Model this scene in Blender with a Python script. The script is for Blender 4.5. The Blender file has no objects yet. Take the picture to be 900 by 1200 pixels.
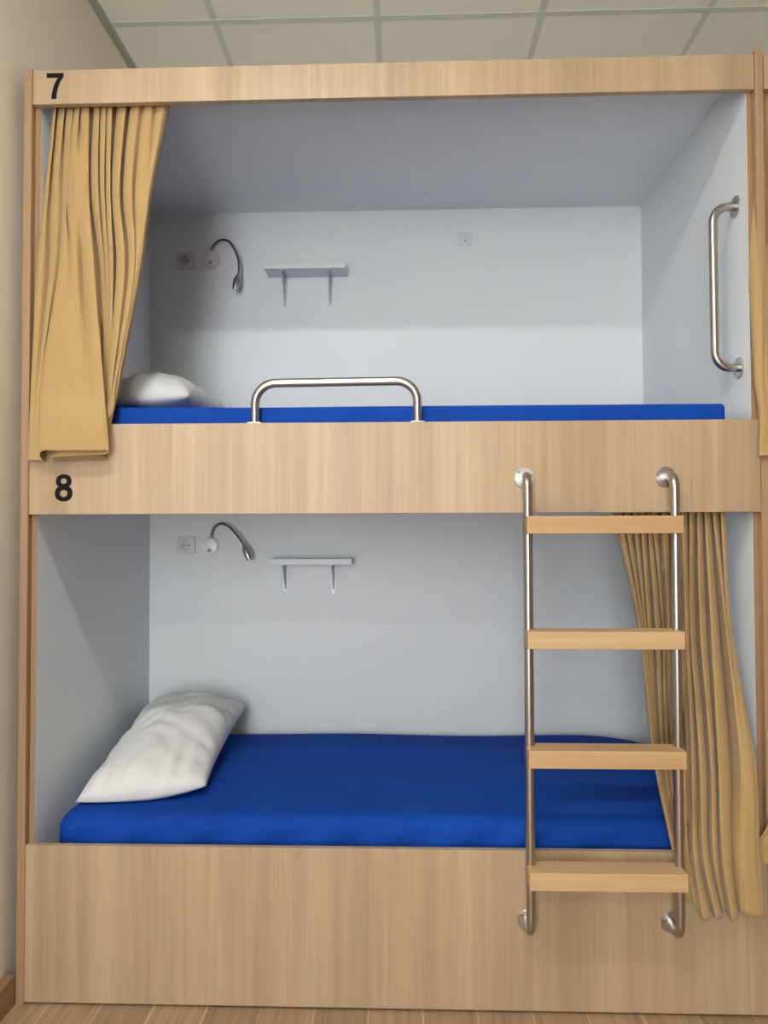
import bpy, bmesh, math, random
from mathutils import Vector, Matrix, noise

S = bpy.context.scene
COL = S.collection

# ---------------------------------------------------------------- camera
def view_axes(yaw, pitch, roll):
    cy, sy, cp, sp = math.cos(yaw), math.sin(yaw), math.cos(pitch), math.sin(pitch)
    f = Vector((sy * cp, cy * cp, sp)); r = Vector((cy, -sy, 0)); u = r.cross(f)
    cr, sr = math.cos(roll), math.sin(roll)
    return r * cr + u * sr, u * cr - r * sr, f

cam = bpy.data.objects.new('camera', bpy.data.cameras.new('camera'))
COL.objects.link(cam); S.camera = cam
r_, u_, f_ = view_axes(-.0307, .0245, -.003)
m4 = Matrix((r_, u_, -f_)).transposed().to_4x4()
m4.translation = Vector((1.0557, -1.9507, 1.3052))
cam.matrix_world = m4
cam.data.sensor_fit = 'VERTICAL'; cam.data.sensor_height = 36
cam.data.lens = 36 * 830 / 1200
cam.data.clip_start = .02

# ---------------------------------------------------------------- world, lamps, exposure
PANEL_POWER = 128.0            # emission of the ceiling light panels
PANEL_COLOR = (1.0, .985, .95, 1)
WORLD_COLOR = (.93, .97, 1, 1)
WORLD_POWER = 15.0             # daylight coming in from the wide window opening behind the camera
S.view_settings.view_transform = 'Standard'
S.view_settings.look = 'None'
S.view_settings.gamma = 1
S.view_settings.exposure = 0.14
S.view_settings.use_curve_mapping = False
w = bpy.data.worlds.new('world'); S.world = w; w.use_nodes = True
w.node_tree.nodes['Background'].inputs[0].default_value = WORLD_COLOR
w.node_tree.nodes['Background'].inputs[1].default_value = WORLD_POWER
WX0, WX1, WZ0, WZ1 = -.05, .95, .25, 2.9   # the window opening in the wall behind the camera
_p = bpy.data.lights.new('window_portal', 'AREA'); _p.shape = 'RECTANGLE'; _p.size = WX1 - WX0; _p.size_y = WZ1 - WZ0
_p.cycles.is_portal = True
_po = bpy.data.objects.new('window_portal', _p); COL.objects.link(_po)
_po.location = ((WX0 + WX1) / 2, -4.38, (WZ0 + WZ1) / 2); _po.rotation_euler = (math.radians(90), 0, 0)

# ---------------------------------------------------------------- materials
def mat(name, color, rough=.5, metal=0, spec=.5, emit=None, power=0):
    m = bpy.data.materials.new(name); m.use_nodes = True
    b = m.node_tree.nodes['Principled BSDF']
    b.inputs['Base Color'].default_value = (*color, 1)
    b.inputs['Roughness'].default_value = rough
    b.inputs['Metallic'].default_value = metal
    b.inputs['Specular IOR Level'].default_value = spec
    if emit:
        b.inputs['Emission Color'].default_value = emit
        b.inputs['Emission Strength'].default_value = power
    return m

class NT:
    def __init__(s, m):
        s.t = m.node_tree; s.b = s.t.nodes['Principled BSDF']
        s.coord = s.t.nodes.new('ShaderNodeTexCoord').outputs['Object']
    def n(s, kind, **kw):
        x = s.t.nodes.new(kind)
        for k, v in kw.items(): setattr(x, k, v)
        return x
    def l(s, a, b): s.t.links.new(a, b)
    def mapped(s, scale, rot=(0, 0, 0), loc=(0, 0, 0)):
        m = s.n('ShaderNodeMapping'); s.l(s.coord, m.inputs[0])
        m.inputs['Scale'].default_value = scale; m.inputs['Rotation'].default_value = rot
        m.inputs['Location'].default_value = loc
        return m.outputs[0]
    def noise(s, vec, scale=1, detail=4, rough=.55, dist=0):
        x = s.n('ShaderNodeTexNoise'); s.l(vec, x.inputs['Vector'])
        x.inputs['Scale'].default_value = scale; x.inputs['Detail'].default_value = detail
        x.inputs['Roughness'].default_value = rough; x.inputs['Distortion'].default_value = dist
        return x.outputs['Fac']
    def ramp(s, fac, stops):
        x = s.n('ShaderNodeValToRGB'); s.l(fac, x.inputs[0])
        e = x.color_ramp.elements
        while len(e) < len(stops): e.new(.5)
        for i, (p, c) in enumerate(stops): e[i].position = p; e[i].color = (*c, 1)
        return x.outputs[0]
    def mix(s, a, b, fac=.5, mode='MIX'):
        x = s.n('ShaderNodeMix', data_type='RGBA', blend_type=mode)
        if isinstance(fac, (int, float)): x.inputs[0].default_value = fac
        else: s.l(fac, x.inputs[0])
        for i, v in ((6, a), (7, b)):
            if isinstance(v, tuple): x.inputs[i].default_value = (*v, 1)
            else: s.l(v, x.inputs[i])
        return x.outputs[2]
    def bump(s, h, strength=.2, dist=.002):
        x = s.n('ShaderNodeBump'); s.l(h, x.inputs['Height'])
        x.inputs['Strength'].default_value = strength; x.inputs['Distance'].default_value = dist
        s.l(x.outputs[0], s.b.inputs['Normal'])

def wood(name, dark, mid, light, axis='Z', rough=.45, seed=0, fine=1.0):
    m = mat(name, mid, rough, spec=.6); t = NT(m)
    def sc(across, along): return tuple(along if a == axis else across for a in 'XYZ')
    wide = t.noise(t.mapped(sc(7, .22), loc=(seed, seed * 2, seed * 3)), 1, 3, .6, .3)
    mid_n = t.noise(t.mapped(sc(34, .8), loc=(seed + 4, seed, 1)), 1, 5, .6, .6)
    fine_n = t.noise(t.mapped(sc(170, 3), loc=(seed, 7, seed)), 1, 3, .6)
    c1 = t.ramp(wide, [(.34, dark), (.5, mid), (.66, light)])
    c2 = t.ramp(mid_n, [(.3, dark), (.52, mid), (.72, light)])
    c = t.mix(c1, c2, .5)
    f = t.ramp(fine_n, [(.30, (.80, .78, .75)), (.5, (1, 1, 1)), (.7, (1.06, 1.06, 1.06))])
    c = t.mix(c, f, .5 * fine, 'MULTIPLY')
    t.l(c, t.b.inputs['Base Color'])
    t.bump(fine_n, .12, .0006)
    return m

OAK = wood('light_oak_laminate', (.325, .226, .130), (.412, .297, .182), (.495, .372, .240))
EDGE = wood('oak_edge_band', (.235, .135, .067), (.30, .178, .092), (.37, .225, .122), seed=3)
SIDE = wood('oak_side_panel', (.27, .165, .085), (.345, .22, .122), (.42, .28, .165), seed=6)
PINE = wood('pine_step', (.40, .235, .105), (.51, .325, .16), (.60, .41, .22), axis='X', seed=5, fine=.8)

LINING = mat('grey_white_laminate', (.715, .76, .78), .42, spec=.35)
t = NT(LINING); g = t.noise(t.mapped((1.5, 1.5, 1.5)), 1, 2)
t.l(t.ramp(g, [(.3, (.70, .745, .765)), (.7, (.73, .775, .795))]), t.b.inputs['Base Color'])
t.bump(t.noise(t.mapped((420, 420, 420)), 1, 2), .06, .0005)

STEEL = mat('brushed_steel', (.47, .44, .41), .28, 1)
ZINC = mat('zinc_plate', (.62, .63, .62), .38, 1)
t = NT(ZINC); t.l(t.ramp(t.noise(t.mapped((70, 70, 70)), 1, 4), [(.35, (.50, .51, .50)), (.65, (.70, .71, .70))]), t.b.inputs['Base Color'])
FLANGEM = mat('satin_steel_plate', (.54, .52, .49), .36, 1)
DARKSTEEL = mat('dark_gooseneck', (.17, .17, .17), .35, .9)
t = NT(DARKSTEEL); x = t.n('ShaderNodeTexWave', bands_direction='DIAGONAL'); t.l(t.mapped((160, 160, 160)), x.inputs[0]); x.inputs['Scale'].default_value = 1; t.bump(x.outputs['Fac'], .5, .001)
SCREW = mat('screw_head', (.32, .31, .30), .35, 1)
DARK = mat('dark_hole', (.02, .02, .02), .7)
BLACK = mat('black_vinyl', (.006, .006, .006), .6, spec=.15)
WPLASTIC = mat('white_plastic', (.90, .91, .92), .3)
GPLASTIC = mat('grey_plastic', (.63, .62, .64), .35)
BUTTON = mat('grey_button', (.30, .30, .31), .35)
LENS = mat('frosted_lens', (.75, .75, .72), .2)
SHELFM = mat('shelf_laminate', (.72, .75, .77), .4)
BRACK = mat('grey_painted_metal', (.52, .54, .58), .4, .3)

def cloth(name, c0, c1, weave=900, rough=.85, sheen=.2, wr=7.0, wst=.25):
    m = mat(name, c0, rough, spec=.12); t = NT(m)
    big = t.noise(t.mapped((3, 3, 3)), 1, 3)
    t.l(t.ramp(big, [(.3, c0), (.7, c1)]), t.b.inputs['Base Color'])
    t.b.inputs['Sheen Weight'].default_value = sheen
    a = t.noise(t.mapped((weave, weave, weave)), 1, 2)
    b = t.noise(t.mapped((wr, wr, wr)), 1, 4, .5, .6)
    x = t.n('ShaderNodeMath', operation='MULTIPLY_ADD'); t.l(b, x.inputs[0]); x.inputs[1].default_value = 4; t.l(a, x.inputs[2])
    t.bump(x.outputs[0], wst, .0025)
    return m

TAN = cloth('tan_cotton', (.405, .272, .118), (.435, .292, .128), wr=9, wst=.10)
BLUE = cloth('royal_blue_sheet', (.0035, .046, .30), (.0045, .058, .36), wr=5, wst=.2, rough=.75, sheen=0)
WHITE = cloth('white_pillowcase', (.66, .665, .66), (.70, .705, .70), wr=13, wst=.35, sheen=.1)

PAINT = mat('cream_wall_paint', (.84, .775, .66), .75, spec=.2)
t = NT(PAINT); t.bump(t.noise(t.mapped((120, 120, 120)), 1, 3), .08, .001)
TILE = mat('ceiling_tile', (.90, .895, .80), .9, spec=.1)
t = NT(TILE); g = t.noise(t.mapped((90, 90, 90)), 1, 4)
t.l(t.ramp(g, [(.35, (.89, .885, .79)), (.65, (.91, .905, .81))]), t.b.inputs['Base Color']); t.bump(g, .1, .001)
TEE = mat('ceiling_tee_metal', (.66, .67, .58), .5)
TEEDARK = mat('ceiling_wall_angle', (.45, .45, .39), .5)

FLOORM = mat('wood_look_floor_tile', (.2, .13, .08), .38, spec=.4)
t = NT(FLOORM)
br = t.n('ShaderNodeTexBrick'); t.l(t.mapped((1, 1, 1), rot=(0, 0, math.pi / 2), loc=(.31, .079, 0)), br.inputs[0])
br.offset = .37; br.inputs['Scale'].default_value = 1
br.inputs['Color1'].default_value = (.40, .27, .165, 1); br.inputs['Color2'].default_value = (.31, .205, .125, 1)
br.inputs['Mortar'].default_value = (.55, .44, .31, 1); br.inputs['Mortar Size'].default_value = .0017
br.inputs['Brick Width'].default_value = .9; br.inputs['Row Height'].default_value = .147
g = t.ramp(t.noise(t.mapped((55, 3, 1)), 1, 5, .6, .5), [(.3, (.6, .58, .55)), (.55, (1, 1, 1)), (.75, (1.25, 1.22, 1.15))])
t.l(t.mix(br.outputs['Color'], g, .8, 'MULTIPLY'), t.b.inputs['Base Color'])
FLOORTRIM = wood('wood_look_skirting', (.19, .11, .05), (.26, .16, .08), (.33, .21, .11), axis='Y', seed=8)

LINING2 = mat('plate_plastic', (.64, .67, .71), .4)

# ---------------------------------------------------------------- mesh helpers
def link(name, me, m, parent=None):
    o = bpy.data.objects.new(name, me); COL.objects.link(o)
    if m: me.materials.append(m)
    if parent is not None: o.parent = parent
    return o

def obj(name, bm, m, parent=None, smooth=False, recalc=True):
    if recalc: bmesh.ops.recalc_face_normals(bm, faces=bm.faces)
    me = bpy.data.meshes.new(name); bm.to_mesh(me); bm.free()
    if smooth:
        for p in me.polygons: p.use_smooth = True
    o = link(name, me, m, parent)
    return o

def autosmooth(o, deg=40):
    for p in o.data.polygons: p.use_smooth = True
    o.data.set_sharp_from_angle(angle=math.radians(deg))
    return o

def tag(o, label, cat, group=None, kind=None):
    o['label'] = label; o['category'] = cat
    if group: o['group'] = group
    if kind: o['kind'] = kind
    return o

def thing(name, loc, label, cat, group=None):
    o = bpy.data.objects.new(name, None); COL.objects.link(o); o.location = loc
    o.empty_display_size = .05
    return tag(o, label, cat, group)

def place(o):
    """keep a part's world-built mesh where it is under a located Empty"""
    o.location = -Vector(o.parent.location) if o.parent.parent is None else Vector((0, 0, 0))
    return o

def add_box(bm, x0, x1, y0, y1, z0, z1, bevel=0, seg=2):
    r = bmesh.ops.create_cube(bm, size=1)
    for v in r['verts']:
        v.co = Vector(((x0 + x1) / 2 + v.co.x * (x1 - x0), (y0 + y1) / 2 + v.co.y * (y1 - y0), (z0 + z1) / 2 + v.co.z * (z1 - z0)))
    if bevel:
        es = list({e for v in r['verts'] for e in v.link_edges})
        bmesh.ops.bevel(bm, geom=es, offset=bevel, segments=seg, profile=.5, affect='EDGES')

def box(name, x0, x1, y0, y1, z0, z1, m, parent=None, bevel=.0008, seg=1):
    bm = bmesh.new(); add_box(bm, x0, x1, y0, y1, z0, z1, bevel, seg)
    return obj(name, bm, m, parent)

def catmull(P, n):
    out = []
    P = [Vector(p) for p in P]
    for i in range(len(P) - 1):
        a = P[i - 1] if i else P[0] * 2 - P[1]
        b, c = P[i], P[i + 1]
        d = P[i + 2] if i + 2 < len(P) else P[-1] * 2 - P[-2]
        for k in range(n):
            s = k / n
            out.append(.5 * (2 * b + (c - a) * s + (2 * a - 5 * b + 4 * c - d) * s * s + (3 * b - a - 3 * c + d) * s ** 3))
    out.append(P[-1])
    return out

def add_tube(bm, pts, rad, seg=16, cap=True):
    pts = [Vector(p) for p in pts]
    n = len(pts); rings = []
    tan = [(pts[min(i + 1, n - 1)] - pts[max(i - 1, 0)]).normalized() for i in range(n)]
    nrm = tan[0].orthogonal().normalized()
    for i in range(n):
        nrm = (nrm - tan[i] * nrm.dot(tan[i])).normalized()
        bi = tan[i].cross(nrm)
        rr = rad[i] if isinstance(rad, (list, tuple)) else rad
        rings.append([bm.verts.new(pts[i] + (nrm * math.cos(a) + bi * math.sin(a)) * rr) for a in (2 * math.pi * k / seg for k in range(seg))])
    for i in range(n - 1):
        for k in range(seg):
            bm.faces.new((rings[i][k], rings[i][(k + 1) % seg], rings[i + 1][(k + 1) % seg], rings[i + 1][k]))
    if cap:
        bm.faces.new(rings[0][::-1]); bm.faces.new(rings[-1])

def bent(pts, rad, n=8):
    """polyline with its corners rounded to radius rad"""
    P = [Vector(p) for p in pts]; out = [P[0]]
    for i in range(1, len(P) - 1):
        a = (P[i - 1] - P[i]).normalized(); b = (P[i + 1] - P[i]).normalized()
        ang = a.angle(b); d = rad / math.tan(ang / 2)
        cen = P[i] + (a + b).normalized() * (rad / math.sin(ang / 2))
        s, e = (P[i] + a * d - cen).normalized(), (P[i] + b * d - cen).normalized()
        g = s.angle(e)
        for k in range(n + 1):
            q = k / n
            out.append(cen + (s * math.sin((1 - q) * g) + e * math.sin(q * g)) / math.sin(g) * rad)
    out.append(P[-1]); return out

def add_disc(bm, c, axis, rad, thick, seg=32, bevel=.0012):
    """a flat round plate starting at c and growing along axis"""
    c = Vector(c); a = Vector(axis).normalized()
    add_tube(bm, [c, c + a * (thick - bevel), c + a * thick], [rad, rad, rad - bevel], seg)

def tubeobj(name, pts, rad, m, parent=None, seg=20):
    bm = bmesh.new(); add_tube(bm, pts, rad, seg)
    return autosmooth(obj(name, bm, m, parent))

def discobj(name, c, axis, rad, thick, m, parent=None, seg=36, bevel=.0012):
    bm = bmesh.new(); add_disc(bm, c, axis, rad, thick, seg, bevel)
    return autosmooth(obj(name, bm, m, parent))

def flange(parent, c, axis, rad=.0285, thick=.004, tilt=0.3, m=None, holes=3):
    """round fixing plate with countersunk screws and a socket collar"""
    c = Vector(c); a = Vector(axis).normalized()
    f = discobj('flange', c, a, rad, thick, m or FLANGEM, parent)
    u = a.orthogonal().normalized(); v = a.cross(u)
    for k in range(holes):
        g = tilt + 2 * math.pi * k / holes
        p = c + (u * math.cos(g) + v * math.sin(g)) * rad * .74 + a * (thick - .0004)
        discobj('screw', p, a, .0042, .0013, SCREW, f, 14, .0006)
    return f

def copy_tree(o, parent=None):
    c = o.copy(); COL.objects.link(c)
    if parent is not None: c.parent = parent
    for ch in [k for k in COL.objects if k.parent == o]: copy_tree(ch, c)
    return c

# ---------------------------------------------------------------- room shell
W, T = 2.02, .018                  # width of one bunk bay, board thickness
CH = 3.19                          # ceiling height
XL, XR, YB, YF = -.055, 4.7, 1.0, -4.4
def struct(o): o['kind'] = 'structure'; return o
struct(box('floor', XL - .1, XR, YF, YB + .1, -.1, 0, FLOORM, bevel=0))
struct(box('ceiling', XL - .1, XR, YF, YB + .1, CH, CH + .06, TILE, bevel=0))
struct(box('wall_left', XL - .1, XL, YF, YB + .1, 0, CH, PAINT, bevel=0))
struct(box('wall_back', XL, XR, YB, YB + .1, 0, CH, PAINT, bevel=0))
struct(box('wall_right', XR, XR + .1, YF, YB + .1, 0, CH, OAK, bevel=0))
bm = bmesh.new()                                                   # wall behind the camera, with a wide window
for q in ((XL - .1, WX0, 0, CH), (WX1, XR + .1, 0, CH), (WX0, WX1, 0, WZ0), (WX0, WX1, WZ1, CH)):
    add_box(bm, q[0], q[1], YF - .1, YF, q[2], q[3])
struct(obj('wall_front', bm, OAK))
bm = bmesh.new()
for x in (WX0 + .03, (WX0 + WX1) / 2, WX1 - .03): add_box(bm, x - .03, x + .03, YF - .08, YF - .02, WZ0, WZ1, .004)
for z in (WZ0 + .03, WZ1 - .03): add_box(bm, WX0, WX1, YF - .08, YF - .02, z - .03, z + .03, .004)
struct(obj('window_1', bm, WPLASTIC))
bm = bmesh.new()
add_box(bm, XL, XL + .0305, YF, -.001, 0, .084, .004)
struct(obj('baseboard_left', bm, FLOORTRIM))
bm = bmesh.new()                                                   # suspended ceiling grid
k = 0
x = .354
while x < XR - .05: add_box(bm, x - .012, x + .012, YF, YB, CH - .0015, CH + .001); x += .603
y = .612
while y > YF + .05: add_box(bm, XL, XR, y - .012, y + .012, CH - .002, CH + .001); y -= .603
struct(obj('trim_1', bm, TEE))
bm = bmesh.new()
add_box(bm, XL, XL + .022, YF, YB, CH - .004, CH + .001); add_box(bm, XL, XL + .003, YF, YB, CH - .022, CH)
struct(obj('trim_2', bm, TEEDARK))

def ceiling_light(cx, cy, label):
    r = thing('ceiling_light', (cx, cy, CH - .012), label, 'ceiling light', 'narrow lamps in the ceiling grid')
    bm = bmesh.new()
    for s in (-1, 1):
        add_box(bm, -.297, .297, s * .075 - .006, s * .075 + .006, -.006, .011, .001)
        add_box(bm, s * .291 - .006, s * .291 + .006, -.069, .069, -.006, .011, .001)
    obj('frame', bm, WPLASTIC, r)
    bm = bmesh.new(); add_box(bm, -.285, .285, -.069, .069, .0, .006)
    obj('diffuser', bm, PANELM, r)
PANELM = mat('lit_diffuser', (.9, .9, .9), .4, emit=PANEL_COLOR, power=PANEL_POWER)
ceiling_light(.655, -1.4965, 'lit narrow ceiling lamp in front of the bunk bed')
ceiling_light(.655, -3.908, 'lit narrow ceiling lamp farther from the bunk bed')
# ---------------------------------------------------------------- bunk carcass
Z7T, Z7B, Z8T, Z8B, ZPT = 2.612, 2.514, 1.602, 1.3495, .434
DEPTH = .90

def carcass(x0, label, own_left=True, numerals=True):
    r = thing('bunk_bed', (x0, 0, 0), label, 'bunk bed', None)
    def part(*a, **k): return box(*a, parent=r, **k)
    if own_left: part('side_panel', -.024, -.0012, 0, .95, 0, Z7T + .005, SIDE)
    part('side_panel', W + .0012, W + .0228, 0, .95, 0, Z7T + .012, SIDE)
    head = part('header_board', .001, W - .001, .0, T, Z7B, Z7T, OAK)
    mid = part('deck_front_board', .0005, W - .0005, 0, T, Z8B, Z8T, OAK)
    base = part('base_front_board', .0, W, 0, T, .007, ZPT, OAK)
    for s in (0, 1):
        a, b = ((.0, .016) if s == 0 else (W - .014, W))
        l = part('lining_panel', a, b, T + .0015, DEPTH, 0.01, Z7T - .002, LINING)
        box('edge_band', a + .0002, b - .0002, T + .0006, T + .0016, .01, Z7T - .003, EDGE, l, bevel=0)
    part('back_panel', .0, W, DEPTH, DEPTH + .016, 0.01, Z7T, LINING)
    part('top_panel', .016, W - .014, T, DEPTH, 2.603, 2.619, LINING)
    part('bed_deck', .016, W - .014, T, DEPTH, 1.485, 1.503, LINING)
    part('bed_deck', .016, W - .014, T, DEPTH, .318, .336, LINING)
    part('deck_rail', .016, W - .014, T, T + .018, 1.503, Z8T - .0015, OAK)
    tr = part('curtain_track', .016, W - .014, .040, .056, 2.588, 2.603, WPLASTIC)
    tr = part('curtain_track', .016, W - .014, .050, .066, 1.470, 1.485, WPLASTIC)
    if numerals:
        def numeral(parent, outlines, cx, cz, h):
            cu = bpy.data.curves.new('numeral', 'CURVE'); cu.dimensions = '2D'; cu.fill_mode = 'BOTH'
            cu.extrude = .0004; cu.resolution_u = 10
            for pts, smooth in outlines:
                sp = cu.splines.new('BEZIER'); sp.bezier_points.add(len(pts) - 1); sp.use_cyclic_u = True
                for p, q in zip(sp.bezier_points, pts):
                    p.co = (q[0], q[1], 0)
                    if len(q) == 2:
                        p.handle_left_type = p.handle_right_type = 'AUTO' if smooth else 'VECTOR'
                    else:
                        p.handle_left_type = p.handle_right_type = 'FREE'
                        p.handle_left = (q[2], q[3], 0); p.handle_right = (q[4], q[5], 0)
            tmp = bpy.data.objects.new('tmp', cu); COL.objects.link(tmp)
            me = bpy.data.meshes.new_from_object(tmp.evaluated_get(bpy.context.evaluated_depsgraph_get()))
            bpy.data.objects.remove(tmp)
            me.transform(Matrix.Translation((cx, -.0006, cz)) @ Matrix.Rotation(math.pi / 2, 4, 'X') @ Matrix.Diagonal((h, h, h, 1)))
            me.name = 'numeral'; me.materials.clear()
            return link('numeral', me, BLACK, parent)
        # unit height figures, origin at lower left
        seven = [([(0, 1), (0, .815), (.44, .815, .44, .815, .30, .66), (.185, .0, .195, .30, .185, 0), (.385, 0, .385, 0, .395, .38), (.66, .855, .50, .66, .66, .855), (.66, 1)], False)]
        k = .5523
        def oval(cx, cy, rx, ry):
            return [(cx + rx, cy, cx + rx, cy - ry * k, cx + rx, cy + ry * k), (cx, cy + ry, cx + rx * k, cy + ry, cx - rx * k, cy + ry),
                    (cx - rx, cy, cx - rx, cy + ry * k, cx - rx, cy - ry * k), (cx, cy - ry, cx - rx * k, cy - ry, cx + rx * k, cy - ry)]
        body8 = [(.335, 1.0, .16, 1.0, .51, 1.0), (.63, .75, .63, .90, .63, .64), (.525, .545, .60, .575, .61, .50), (.67, .29, .67, .42, .67, .11),
                 (.335, -.01, .54, -.01, .13, -.01), (0, .29, 0, .11, 0, .42), (.145, .545, .06, .50, .07, .575), (.04, .75, .04, .64, .04, .90)]
        eight = [(body8, False), (oval(.335, .745, .11, .10), False), (oval(.335, .285, .14, .13), False)]
        numeral(head, seven, .041, 2.5285, .0745)
        numeral(mid, eight, .0745, 1.3865, .0755)
    return r

bunk = carcass(0, 'built-in light oak double bunk bed numbered 7 and 8, filling the frame')
carcass(2.0442, 'next oak bunk bed, only its left edge showing beyond the right-hand divider', own_left=False, numerals=False)

# ---------------------------------------------------------------- mattresses
def spaced(a, b, step, edge, fine):
    out = [a + (b - a) * 0]; x = a
    n = max(2, int(edge / fine))
    v = [a + edge * k / n for k in range(n)]
    m = max(2, int((b - a - 2 * edge) / step))
    v += [a + edge + (b - a - 2 * edge) * k / m for k in range(m)]
    v += [b - edge + edge * k / n for k in range(n + 1)]
    return v

def soft_box(x0, x1, y0, y1, z0, z1, r, step, disp):
    xs, ys, zs = spaced(x0, x1, step, r, r / 5), spaced(y0, y1, step, r, r / 5), spaced(z0, z1, step, r, r / 5)
    bm = bmesh.new(); V = {}
    def vert(i, j, k):
        if (i, j, k) not in V:
            p = Vector((xs[i], ys[j], zs[k]))
            q = Vector((min(max(p.x, x0 + r), x1 - r), min(max(p.y, y0 + r), y1 - r), min(max(p.z, z0 + r), z1 - r)))
            d = p - q
            n = d.normalized() if d.length > 1e-9 else Vector((0, 0, 1))
            p = q + n * r
            V[(i, j, k)] = bm.verts.new(p + disp(p, n))
        return V[(i, j, k)]
    I, J, K = len(xs) - 1, len(ys) - 1, len(zs) - 1
    for i in range(I):
        for j in range(J):
            for k in (0, K): bm.faces.new((vert(i, j, k), vert(i + 1, j, k), vert(i + 1, j + 1, k), vert(i, j + 1, k)))
    for i in range(I):
        for k in range(K):
            for j in (0, J): bm.faces.new((vert(i, j, k), vert(i + 1, j, k), vert(i + 1, j, k + 1), vert(i, j, k + 1)))
    for j in range(J):
        for k in range(K):
            for i in (0, I): bm.faces.new((vert(i, j, k), vert(i, j + 1, k), vert(i, j + 1, k + 1), vert(i, j, k + 1)))
    return bm

def fold(t, w):                                                     # a rounded ridge profile
    return math.exp(-(t / w) ** 2)

def lower_disp(p, n):
    d = Vector((0, 0, 0))
    if n.y < -.3:                                                   # slanting pulls in the sheet's front face
        s = p.x * 17 - (p.z - .42) * 24
        a = .008 * math.sin(s * 2 + 2 * noise.noise((p.x * 3, 0, 5))) * (1 - .5 * (p.z - .34) / .16)
        d.y -= a * -n.y
    if n.z > .3:
        s = p.x * .9 + p.y * .5
        a = .007 * noise.noise((p.x * 1.8, p.y * 5, 1)) + .006 * fold(p.y - .33 + .25 * (p.x - 1.0), .02) * (1 if 0.9 < p.x < 1.5 else .2)
        a += .008 * fold(p.y - .10 - .06 * math.sin(p.x * 3), .018) * max(0, noise.noise((p.x * 2.5, 3, 0)) + .3)
        a += .006 * fold(p.x - .62 - .5 * (p.y - .2), .02) * (1 if p.y < .6 else 0)
        d.z += a * n.z
        e = max(0, p.x - 1.70) / .27; f = max(0, p.y - .70) / .185   # back corner rounds down
        d.z -= .030 * min(1, e * e) * min(1, f * 1.4) * n.z
    return d
def upper_disp(p, n):
    d = Vector((0, 0, 0))
    if n.z > .3: d.z += (.0025 * noise.noise((p.x * 2.4, p.y * 3, 8)) + .010 * max(0, .9 - p.x) ** 2) * n.z
    if n.y < -.3: d.y -= .002 * noise.noise((p.x * 4, p.z * 5, 2))
    return d
mt = obj('mattress', soft_box(.058, 1.985, .045, .888, .3365, .499, .045, .022, lower_disp), BLUE, smooth=True)
tag(mt, 'blue sheeted mattress on the lower bunk, numbered 8', 'mattress', 'blue bunk mattresses')
mt = obj('mattress', soft_box(.055, 1.953, .050, .885, 1.5035, 1.656, .014, .03, upper_disp), BLUE, smooth=True)
tag(mt, 'blue sheeted mattress on the upper bunk, behind the steel guard rail', 'mattress', 'blue bunk mattresses')

# ---------------------------------------------------------------- pillows
def pillow(name, quad, floor_z, top, seed, label):
    """quad: seam corners front-left, front-right, back-right, back-left"""
    Q = [Vector(q) for q in quad]; N = 54
    def at(u, v):                                                   # u across, v along, both 0..1
        bow = .045
        uu = .5 + (u - .5) * (1 - bow * 2 * (1 - (2 * v - 1) ** 2) ** 1 * .9)
        vv = .5 + (v - .5) * (1 + (.07 if v < .5 else -.03) * (1 - (2 * u - 1) ** 2))
        return (Q[0] * (1 - uu) + Q[1] * uu) * (1 - vv) + (Q[3] * (1 - uu) + Q[2] * uu) * vv
    bm = bmesh.new(); G = {}
    for side in (0, 1):
        for i in range(N + 1):
            for j in range(N + 1):
                rim = i in (0, N) or j in (0, N)
                if side and rim: G[(1, i, j)] = G[(0, i, j)]; continue
                u, v = i / N, j / N
                p = at(u, v)
                a, b = 1 - (2 * u - 1) ** 2, 1 - (2 * v - 1) ** 2
                h = (a ** .42) * (b ** .42)
                taper = top[0] * (1 - v) + top[1] * v
                if side == 0:
                    wr = .014 * noise.noise((p.x * 7 + seed, p.y * 9, 1.3)) + .009 * noise.noise((p.x * 16, p.y * 19 + seed, 4))
                    # creases running in from the rim
                    cr = math.sin((u * 5 + v * 26 + seed) + 4 * noise.noise((u * 3, v * 3, seed))) * .010 * (1 - a) * b
                    cr += math.sin(u * 30 + 3 * noise.noise((u * 4, v * 2, seed + 7))) * .009 * (1 - b) * a
                    p.z += taper * h + (wr + cr) * min(1, h * 2.2)
                    for (cu_, sl, wd, dp) in ((.60, .35, .03, .022), (.78, .25, .025, .018), (.40, -.3, .035, .012), (.50, .5, .02, .010)):
                        p.z -= dp * fold(v - cu_ - sl * (u - .5), wd) * min(1, h * 1.5) * (.4 + .6 * u)
                else:
                    p.z -= .05 * h
                p.z = max(p.z, floor_z)
                G[(side, i, j)] = bm.verts.new(p)
    for i in range(N):
        for j in range(N):
            q = [(i, j), (i + 1, j), (i + 1, j + 1), (i, j + 1)]
            bm.faces.new([G[(0, *c)] for c in q])
            try: bm.faces.new([G[(1, *c)] for c in reversed(q)])
            except ValueError: pass
    o = obj(name, bm, WHITE, smooth=True)
    # piped seam round the rim
    rim = [(i, 0) for i in range(N)] + [(N, j) for j in range(N)] + [(N - i, N) for i in range(N)] + [(0, N - j) for j in range(N)]
    return tag(o, label, 'pillow', 'white pillows at the head of each bunk')
pillow('pillow', [(.086, .113, .510), (.450, .190, .532), (.432, .815, .612), (.050, .835, .622)], .5045, (.110, .115), 2.0,
       'white crumpled pillow on the lower mattress, leaning along the left wall')
pillow('pillow', [(.035, .20, 1.705), (.375, .25, 1.728), (.36, .80, 1.775), (.045, .84, 1.79)], 1.672, (.11, .075), 9.0,
       'white pillow on the upper mattress, half hidden behind the tan curtain')

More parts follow.
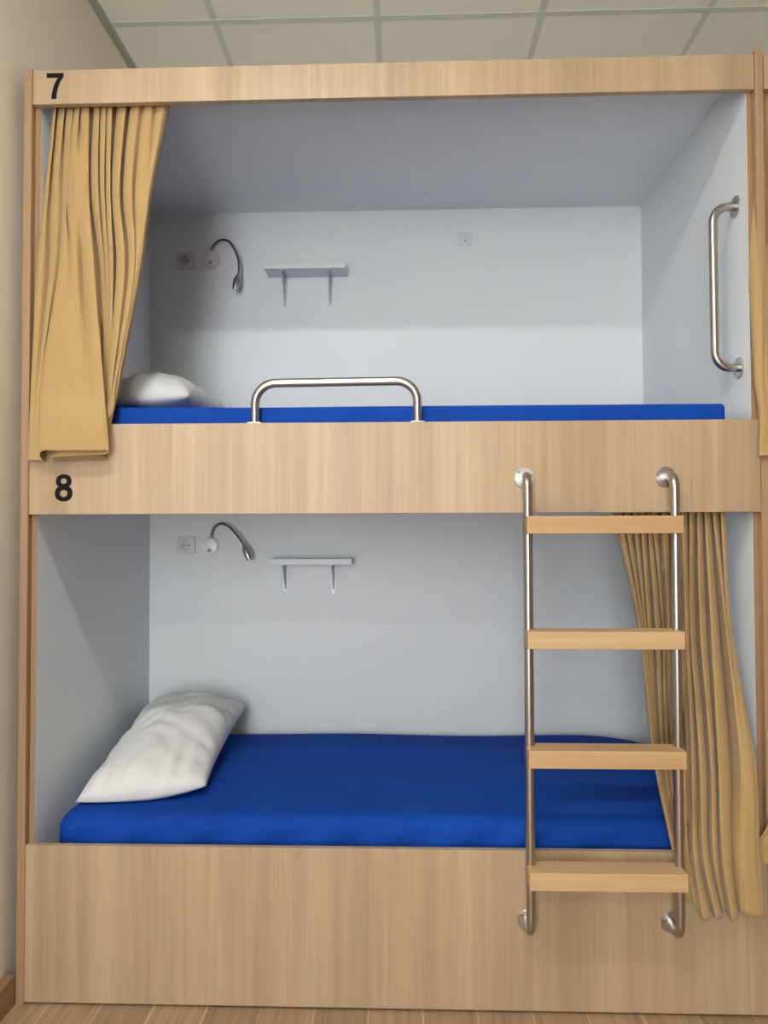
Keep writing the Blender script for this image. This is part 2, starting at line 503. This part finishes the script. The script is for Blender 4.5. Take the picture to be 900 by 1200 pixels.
# ---------------------------------------------------------------- curtains
def gathers(P, per):
    """cross-section of gathered cloth: wide round crests, tight creases between them"""
    base = catmull(P, per); out = []
    for i in range(len(P) - 1):
        a, b = P[i], P[i + 1]
        for k in range(per):
            s = k / per
            y = a.y + (b.y - a.y) * s ** 4 if a.y < b.y else b.y + (a.y - b.y) * (1 - s) ** 4
            q = base[i * per + k].copy(); q.y = .15 * q.y + .85 * y
            out.append(q)
    out.append(base[-1]); return out

def curtain(keys, rows=90, per=10, seed=0, wrinkle=.0016):
    Z = [sum(p[2] for p in k) / len(k) for k in keys]
    n = len(keys[0])
    bm = bmesh.new(); grid = []
    cols = [catmull([Vector(keys[r][i]) for r in range(len(keys))], 20) for i in range(n)]
    for j in range(len(cols[0])):
        row = gathers([c[j] for c in cols], per)
        vs = []
        for i, p in enumerate(row):
            q = p.copy()
            q.y += wrinkle * noise.noise((p.x * 22 + seed, p.z * 7, i * .05)) + wrinkle * .6 * noise.noise((p.x * 60, p.z * 16, seed))
            vs.append(bm.verts.new(q))
        grid.append(vs)
    for a, b in zip(grid, grid[1:]):
        for i in range(len(a) - 1): bm.faces.new((a[i], a[i + 1], b[i + 1], b[i]))
    return bm

def curtain_thing(bm, label, cat='curtain', group=None):
    o = obj('curtain', bm, TAN, smooth=True, recalc=False)
    s = o.modifiers.new('thickness', 'SOLIDIFY'); s.thickness = .0012; s.offset = 0
    return tag(o, label, cat, group)

UPPER=[[(.043,.05,2.575),(.058,.03,2.575),(.047,.07,2.575),(.084,.03,2.575),(.071,.07,2.575),(.106,.03,2.575),(.096,.07,2.575),(.128,.03,2.575),(.109,.07,2.575),(.146,.03,2.575),(.152,.07,2.575),(.181,.03,2.575),(.168,.07,2.575),(.199,.03,2.575),(.187,.07,2.575),(.216,.03,2.575),(.22,.07,2.575),(.259,.03,2.575),(.262,.07,2.575),(.293,.03,2.575),(.307,.045,2.575),(.333,.03,2.575),(.341,.05,2.575),(.37,.03,2.575),(.385,.05,2.575)],[(.016,.05,2.285),(.039,.02,2.285),(.034,.045,2.285),(.054,.035,2.285),(.066,.05,2.285),(.089,.025,2.285),(.083,.05,2.285),(.11,.012,2.285),(.135,.006,2.285),(.158,.014,2.285),(.147,.065,2.285),(.18,.02,2.285),(.181,.04,2.285),(.2,.02,2.285),(.195,.05,2.285),(.217,.02,2.285),(.208,.065,2.285),(.244,.018,2.285),(.241,.07,2.285),(.279,.012,2.285),(.285,.035,2.285),(.31,.014,2.285),(.327,.016,2.285),(.334,.022,2.285),(.333,.045,2.285)],[(.004,.03,2.05),(.027,.005,2.05),(.039,.03,2.05),(.056,.02,2.05),(.066,.04,2.05),(.093,.0,2.05),(.11,.006,2.05),(.132,.0,2.05),(.141,.022,2.05),(.18,-0.003,2.05),(.176,.055,2.05),(.197,.03,2.05),(.189,.06,2.05),(.209,.028,2.05),(.202,.06,2.05),(.225,.022,2.05),(.223,.07,2.05),(.257,.015,2.05),(.265,.04,2.05),(.287,.015,2.05),(.29,.02,2.05),(.294,.022,2.05),(.298,.025,2.05),(.301,.03,2.05),(.3,.045,2.05)],[(.003,.005,1.72),(.018,-0.01,1.72),(.025,-0.005,1.72),(.033,-0.005,1.72),(.029,.02,1.72),(.062,-0.025,1.72),(.096,-0.02,1.72),(.145,-0.022,1.72),(.178,-0.015,1.72),(.22,-0.025,1.72),(.203,.02,1.72),(.212,.012,1.72),(.202,.03,1.72),(.214,.012,1.72),(.204,.035,1.72),(.219,.012,1.72),(.207,.035,1.72),(.232,.005,1.72),(.232,.015,1.72),(.244,.004,1.72),(.244,.01,1.72),(.247,.01,1.72),(.248,.012,1.72),(.248,.018,1.72),(.248,.025,1.72)],[(.008,-0.012,1.612),(.017,-0.02,1.612),(.028,-0.018,1.612),(.036,-0.014,1.612),(.042,-0.008,1.612),(.069,-0.045,1.612),(.112,-0.05,1.612),(.159,-0.05,1.612),(.202,-0.052,1.612),(.236,-0.045,1.612),(.228,-0.035,1.612),(.193,-0.031,1.612),(.221,-0.029,1.612),(.183,-0.026,1.612),(.221,-0.024,1.612),(.169,-0.021,1.612),(.221,-0.019,1.612),(.232,-0.016,1.612),(.214,-0.014,1.612),(.233,-0.014,1.612),(.223,-0.012,1.612),(.234,-0.011,1.612),(.226,-0.009,1.612),(.236,-0.008,1.612),(.237,-0.007,1.612)],[(.004,-0.012,1.499),(.016,-0.02,1.499),(.028,-0.02,1.499),(.04,-0.02,1.499),(.051,-0.014,1.499),(.064,-0.052,1.521),(.115,-0.056,1.521),(.163,-0.058,1.521),(.206,-0.058,1.521),(.244,-0.052,1.521),(.232,-0.044,1.512),(.084,-0.041,1.506),(.215,-0.037,1.512),(.071,-0.034,1.503),(.203,-0.031,1.51),(.082,-0.028,1.502),(.219,-0.024,1.508),(.098,-0.021,1.5),(.212,-0.018,1.505),(.119,-0.016,1.5),(.222,-0.014,1.506),(.166,-0.012,1.5),(.222,-0.01,1.503),(.188,-0.008,1.5),(.223,-0.006,1.5)]]
LOWER= [[(1.645,.060000000000000005,1.41),(1.647,.035,1.41),(1.671,.085,1.41),(1.665,.035,1.41),(1.693,.085,1.41),(1.689,.035,1.41),(1.714,.085,1.41),(1.708,.035,1.41),(1.734,.085,1.41),(1.726,.035,1.41),(1.75,.085,1.41),(1.74,.035,1.41),(1.77,.085,1.41),(1.768,.035,1.41),(1.801,.085,1.41),(1.794,.035,1.41),(1.825,.085,1.41),(1.82,.035,1.41),(1.851,.085,1.41),(1.841,.035,1.41),(1.87,.085,1.41),(1.862,.035,1.41),(1.892,.085,1.41),(1.883,.035,1.41),(1.916,.085,1.41),(1.906,.035,1.41),(1.937,.085,1.41),(1.927,.035,1.41),(1.954,.060000000000000005,1.41)],[(1.645,.060000000000000005,1.33),(1.647,.035,1.33),(1.671,.085,1.33),(1.665,.035,1.33),(1.693,.085,1.33),(1.689,.035,1.33),(1.714,.085,1.33),(1.708,.035,1.33),(1.734,.085,1.33),(1.726,.035,1.33),(1.75,.085,1.33),(1.74,.035,1.33),(1.77,.085,1.33),(1.768,.035,1.33),(1.801,.085,1.33),(1.794,.035,1.33),(1.825,.085,1.33),(1.82,.035,1.33),(1.851,.085,1.33),(1.841,.035,1.33),(1.87,.085,1.33),(1.862,.035,1.33),(1.892,.085,1.33),(1.883,.035,1.33),(1.916,.085,1.33),(1.906,.035,1.33),(1.937,.085,1.33),(1.927,.035,1.33),(1.954,.060000000000000005,1.33)],[(1.707,.06,1.03),(1.707,.045,1.03),(1.716,.065,1.03),(1.713,.045,1.03),(1.723,.065,1.03),(1.723,.05,1.03),(1.734,.07,1.03),(1.732,.05,1.03),(1.755,.09,1.03),(1.753,.05,1.03),(1.776,.08,1.03),(1.776,.06,1.03),(1.788,.08,1.03),(1.778,.035,1.03),(1.8,.075,1.03),(1.8,.05,1.03),(1.83,.09,1.03),(1.823,.03,1.03),(1.846,.07,1.03),(1.839,.035,1.03),(1.869,.08,1.03),(1.86,.025,1.03),(1.895,.075,1.03),(1.886,.02,1.03),(1.928,.075,1.03),(1.921,.015,1.03),(1.933,.028,1.03),(1.94,.028,1.03),(1.959,.06,1.03)],[(1.735,.045,.69),(1.734,.035,.69),(1.74,.04,.69),(1.745,.045,.69),(1.751,.055,.69),(1.755,.06,.69),(1.76,.07,.69),(1.766,.08,.69),(1.779,.095,.69),(1.781,.08,.69),(1.793,.095,.69),(1.795,.08,.69),(1.807,.095,.69),(1.807,.075,.69),(1.82,.085,.69),(1.816,.05,.69),(1.826,.05,.69),(1.816,.0,.69),(1.841,.04,.69),(1.834,-.005,.69),(1.868,.04,.69),(1.865,-.002,.69),(1.891,.04,.69),(1.884,-.005,.69),(1.935,.04,.69),(1.936,-.01,.69),(1.952,-.014,.69),(1.971,-.008,.69),(1.983,.005,.69)],[(1.763,-.008,.455),(1.762,-.016,.455),(1.765,-.018,.455),(1.769,-.014,.455),(1.774,-.01,.455),(1.776,-.008,.455),(1.779,-.007,.455),(1.778,-.008,.455),(1.783,-.007,.455),(1.785,-.008,.455),(1.79,-.007,.455),(1.792,-.008,.455),(1.795,-.007,.455),(1.796,-.01,.455),(1.801,-.008,.455),(1.802,-.012,.455),(1.809,-.01,.455),(1.808,-.035,.455),(1.83,-.01,.455),(1.833,-.036,.455),(1.857,-.01,.455),(1.859,-.036,.455),(1.881,-.01,.455),(1.883,-.037,.455),(1.917,-.01,.455),(1.932,-.036,.455),(1.95,-.04,.455),(1.97,-.036,.455),(1.987,-.02,.455)],[(1.792,-.008,.31),(1.793,-.012,.31),(1.799,-.008,.31),(1.799,-.012,.31),(1.806,-.007,.31),(1.802,-.012,.31),(1.81,-.007,.31),(1.804,-.012,.31),(1.813,-.007,.31),(1.808,-.012,.31),(1.817,-.007,.31),(1.811,-.012,.31),(1.819,-.008,.31),(1.817,-.012,.31),(1.823,-.008,.3),(1.819,-.014,.3),(1.823,-.02,.294),(1.829,-.044,.285),(1.86,-.012,.29),(1.86,-.044,.288),(1.887,-.012,.292),(1.888,-.026,.297),(1.9,-.012,.292),(1.899,-.046,.286),(1.928,-.01,.294),(1.935,-.03,.297),(1.958,-.038,.293),(1.982,-.034,.293),(1.999,-.02,.293)]]

def deepen(keys):
    out = []
    for k in keys:
        hung = sum(p[1] for p in k) / len(k) > .012
        if hung: out.append([(x, .05 + (y - .05) * 1.55 + .006, z) for x, y, z in k])
        else: out.append([(x, y * 1.35 if x > 1.785 and y < -.02 else y, z) for x, y, z in k])
    return out
up = curtain_thing(curtain(UPPER, seed=1), 'tan cotton curtain gathered at the left of the upper bunk', group='tan bunk curtains')
lo = curtain_thing(curtain(deepen(LOWER), seed=2), 'tan cotton curtain gathered at the right of the lower bunk, behind the ladder', group='tan bunk curtains')
c = up.copy(); COL.objects.link(c); c.location = (2.003, -.004, 0)
c['label'] = "next bunk's tan curtain, a narrow strip at the upper right edge of the photo"
# the next bunk's lower curtain: bunched, its corner lying over the divider
def bunched():
    keys = []
    for z, xa, xb, y, amp in ((1.42, 2.07, 2.33, .06, .03), (1.2, 2.07, 2.31, .055, .03), (.80, 2.085, 2.28, .05, .03), (.62, 2.062, 2.26, .02, .026), (.51, 2.012, 2.25, -.012, .006), (.46, 1.978, 2.24, -.012, .005), (.412, 1.984, 2.235, -.012, .005)):
        keys.append([(xa + (xb - xa) * i / 16, y + (amp if i % 2 else -amp) * (.5 + .5 * (i > 2)), z) for i in range(17)])
    return curtain(keys, seed=4)
curtain_thing(bunched(), "corner of the next bunk's lower tan curtain poking out at the right edge", group='tan bunk curtains')

# ---------------------------------------------------------------- ladder
lad = thing('ladder', (1.567, 0, .2), 'steel ladder with four pine steps, screwed to the bunk fronts', 'ladder')
RY, RR = -.077, .0122
rails = []
for x in (1.3765, 1.7595):
    rail = tubeobj('rail', bent([(x + .004, -.002, 1.446), (x, RY, 1.446), (x, RY, .249), (x + .004, -.002, .249)], .036, 10), RR, STEEL, lad)
    place(rail)
    for z in (1.446, .249):
        flange(rail, (x + .004, 0, z), (0, -1, 0), .0285, .004, .5 if x < 1.5 else 1.1)
for zt in (1.338, 1.043, .741, .434):
    b = box('step', 1.3665, 1.7635, -.125, -.056, zt - .0455, zt, PINE, lad, bevel=.002, seg=2)
    place(b)

# ---------------------------------------------------------------- guard rail on the upper bunk
gr = thing('guard_rail', (.862, .02, 1.602), 'bent steel guard rail standing on the edge of the upper bunk', 'guard rail')
gx0, gx1 = .634, 1.0895
place(tubeobj('rail', bent([(gx0, .018, 1.604), (gx0, .018, 1.716), (gx1, .018, 1.720), (gx1, .018, 1.604)], .058, 12), .0122, STEEL, gr))
for x in (gx0, gx1):
    bm = bmesh.new(); add_box(bm, x - .0195, x + .0195, .001, .0355, 1.6022, 1.6052, .0012, 2)
    f = place(obj('flange', bm, ZINC, gr))
    for s in (-1, 1): discobj('screw', (x + s * .0155, .018, 1.605), (0, 0, 1), .003, .0012, SCREW, f, 12, .0005)

# ---------------------------------------------------------------- grab bar on the right lining
gb = thing('grab_bar', (2.006, .089, 1.76), 'vertical bent steel grab bar on the right wall of the upper bunk', 'grab bar')
gbx = 2.0058
bar = place(tubeobj('bar', bent([(gbx - .002, .092, 2.228), (1.939, .088, 2.228), (1.939, .086, 1.762), (gbx - .002, .086, 1.762)], .047, 12), .0122, STEEL, gb))
for z, y in ((2.228, .092), (1.762, .086)): place(flange(gb, (gbx, y, z), (-1, 0, 0), .030, .004, .4))

# ---------------------------------------------------------------- sockets, lamps, shelves, cover plate on the back panel
BY = DEPTH - .0002
def rounded_plate(bm, w, h, d, y, r=.006):
    add_box(bm, -w / 2, w / 2, y - d, y, -h / 2, h / 2, .0022, 3)

sock = thing('wall_socket', (.166, BY, 1.243), 'grey round-pin wall socket above the lower pillow', 'socket', 'wall sockets by the reading lamps')
bm = bmesh.new()
N = 40; R0, R1, HW = .0195, .0205, .0365
ring_o, ring_i, ring_b = [], [], []
for k in range(N):
    a = 2 * math.pi * (k + .5) / N; c_, s_ = math.cos(a), math.sin(a)
    q = HW / max(abs(c_), abs(s_)) * .985
    ring_b.append(bm.verts.new((c_ * q * 1.012, 0, s_ * q * 1.012)))
    ring_o.append(bm.verts.new((c_ * q, -.009, s_ * q)))
    ring_i.append(bm.verts.new((c_ * R1, -.010, s_ * R1)))
for k in range(N):
    j = (k + 1) % N
    bm.faces.new((ring_b[k], ring_b[j], ring_o[j], ring_o[k])); bm.faces.new((ring_o[k], ring_o[j], ring_i[j], ring_i[k]))
fp = autosmooth(obj('face_plate', bm, GPLASTIC, sock), 30)
bm = bmesh.new()
rs = [[bm.verts.new((math.cos(a) * r, y, math.sin(a) * r)) for a in (2 * math.pi * (k + .5) / N for k in range(N))] for r, y in ((R1, -.010), (R0, -.010), (R0 - .001, -.002))]
for a, b in zip(rs, rs[1:]):
    for k in range(N): bm.faces.new((a[k], a[(k + 1) % N], b[(k + 1) % N], b[k]))
bm.faces.new(rs[-1])
ins = autosmooth(obj('socket_insert', bm, BRACK, sock), 30)
for s in (-1, 1):
    discobj('pin_hole', (s * .0095, -.0019, 0), (0, -1, 0), .0032, .0006, DARK, ins, 14, .0002)
    box('earth_clip', -.003, .003, -.007, -.0018, s * .0178 - .0014, s * .0178 + .0014, SCREW, ins, bevel=.0004)
discobj('centre_screw', (0, -.0019, 0), (0, -1, 0), .0026, .0012, SCREW, ins, 14, .0004)
s2 = copy_tree(sock); s2.location = (.156, BY, 2.407); s2['label'] = 'wall socket in the curtain shadow, left of the upper reading lamp'

def reading_lamp(x, z, neck, head_dir, label, base_mat):
    r = thing('reading_lamp', (x, BY, z), label, 'reading lamp', 'gooseneck reading lamps on the back wall')
    bm = bmesh.new()
    add_tube(bm, [(0, 0, 0), (0, -.014, 0), (0, -.0185, 0), (0, -.020, 0)], [.0345, .0345, .0325, .029], 40)
    b = autosmooth(obj('base', bm, base_mat, r), 50)
    discobj('switch_button', (.0, -.0198, -.017), (0, -1, 0), .0078, .0035, BUTTON, b, 20)
    P = [Vector(p) for p in neck]
    tubeobj('collar', [P[0] + (P[0] - P[1]).normalized() * .004, P[0] + (P[1] - P[0]).normalized() * .012], .0062, STEEL, r, 16)
    C = catmull(P, 8); tubeobj('gooseneck', C, .0048, DARKSTEEL, r, 14)
    d = Vector(head_dir).normalized(); e = P[-1]
    prof = [(-.006, .0055), (.0, .0062), (.012, .0075), (.016, .0115), (.026, .0145), (.048, .0145), (.062, .0125), (.070, .0105)]
    h = tubeobj('lamp_head', [e + d * a for a, b_ in prof], [b_ for a, b_ in prof], STEEL, r, 24)
    discobj('lens', e + d * .0702, d, .0092, .001, LENS, h, 20, .0003)
    return r
reading_lamp(.265, 1.239, [(.006, -.012, .034), (.010, -.016, .055), (.022, -.024, .078), (.051, -.036, .091), (.086, -.048, .079), (.120, -.054, .045), (.146, -.056, .012)], (.38, -.10, -.92),
             'chrome gooseneck reading lamp with white round base on the lower back wall', WPLASTIC)
reading_lamp(.265, 2.409, [(-.002, -.012, .030), (.006, -.016, .042), (.022, -.026, .058), (.048, -.036, .068), (.082, -.046, .058), (.108, -.052, .022), (.124, -.054, -.022), (.127, -.055, -.068), (.124, -.056, -.078)], (-.16, -.12, -.98),
             'chrome gooseneck reading lamp on the upper back wall, base in curtain shadow', GPLASTIC)

def wall_shelf(x, z, bx, label):
    r = thing('wall_shelf', (x, BY, z), label, 'shelf', 'small bracketed shelves on the back wall')
    box('shelf_board', -.161, .161, -.100, 0, 0, .023, SHELFM, r, bevel=.0012, seg=2)
    for b in bx:
        bm = bmesh.new()
        # wall leaf, tapering downwards
        L = [(-.011, 0), (.011, 0), (.0105, -.03), (.006, -.114), (.003, -.120), (-.003, -.120), (-.006, -.114), (-.0105, -.03)]
        f = [bm.verts.new((b + p, -.0022, q)) for p, q in L]; g = [bm.verts.new((b + p, 0, q)) for p, q in L]
        bm.faces.new(f); bm.faces.new(g[::-1])
        for k in range(8): bm.faces.new((f[k], f[(k + 1) % 8], g[(k + 1) % 8], g[k]))
        add_box(bm, b - .0095, b + .0095, -.088, -.001, -.0024, -.0001)        # shelf leaf
        tri = [(-.082, -.002), (-.001, -.002), (-.001, -.104), (-.010, -.098)]  # rib
        a1 = [bm.verts.new((b - .0016, p, q)) for p, q in tri]; a2 = [bm.verts.new((b + .0016, p, q)) for p, q in tri]
        bm.faces.new(a1); bm.faces.new(a2[::-1])
        for k in range(4): bm.faces.new((a1[k], a1[(k + 1) % 4], a2[(k + 1) % 4], a2[k]))
        br_ = obj('bracket', bm, BRACK, r)
        for s in (-1, 1): discobj('screw', (b + s * .0068, -.0021, -.018), (0, -1, 0), .0024, .0014, SCREW, br_, 12, .0005)
        discobj('screw', (b, -.0021, -.110), (0, -1, 0), .0024, .0014, SCREW, br_, 12, .0005)
    return r
wall_shelf(.683, 1.168, (-.112, .081), 'small pale shelf on two brackets on the lower back wall')
wall_shelf(.661, 2.333, (-.094, .091), 'small pale shelf on two brackets on the upper back wall')

cp_ = thing('cover_plate', (1.30, BY, 2.477), 'small square grey-white cover plate on the upper back wall, centre right', 'cover plate')
bm = bmesh.new(); add_box(bm, -.0275, .0275, -.006, 0, -.0275, .0275, .002, 3)
obj('plate', bm, LINING2, cp_)
discobj('hook_hole', (.0, -.0058, -.006), (0, -1, 0), .0042, .0012, BUTTON, cp_, 16, .0004)
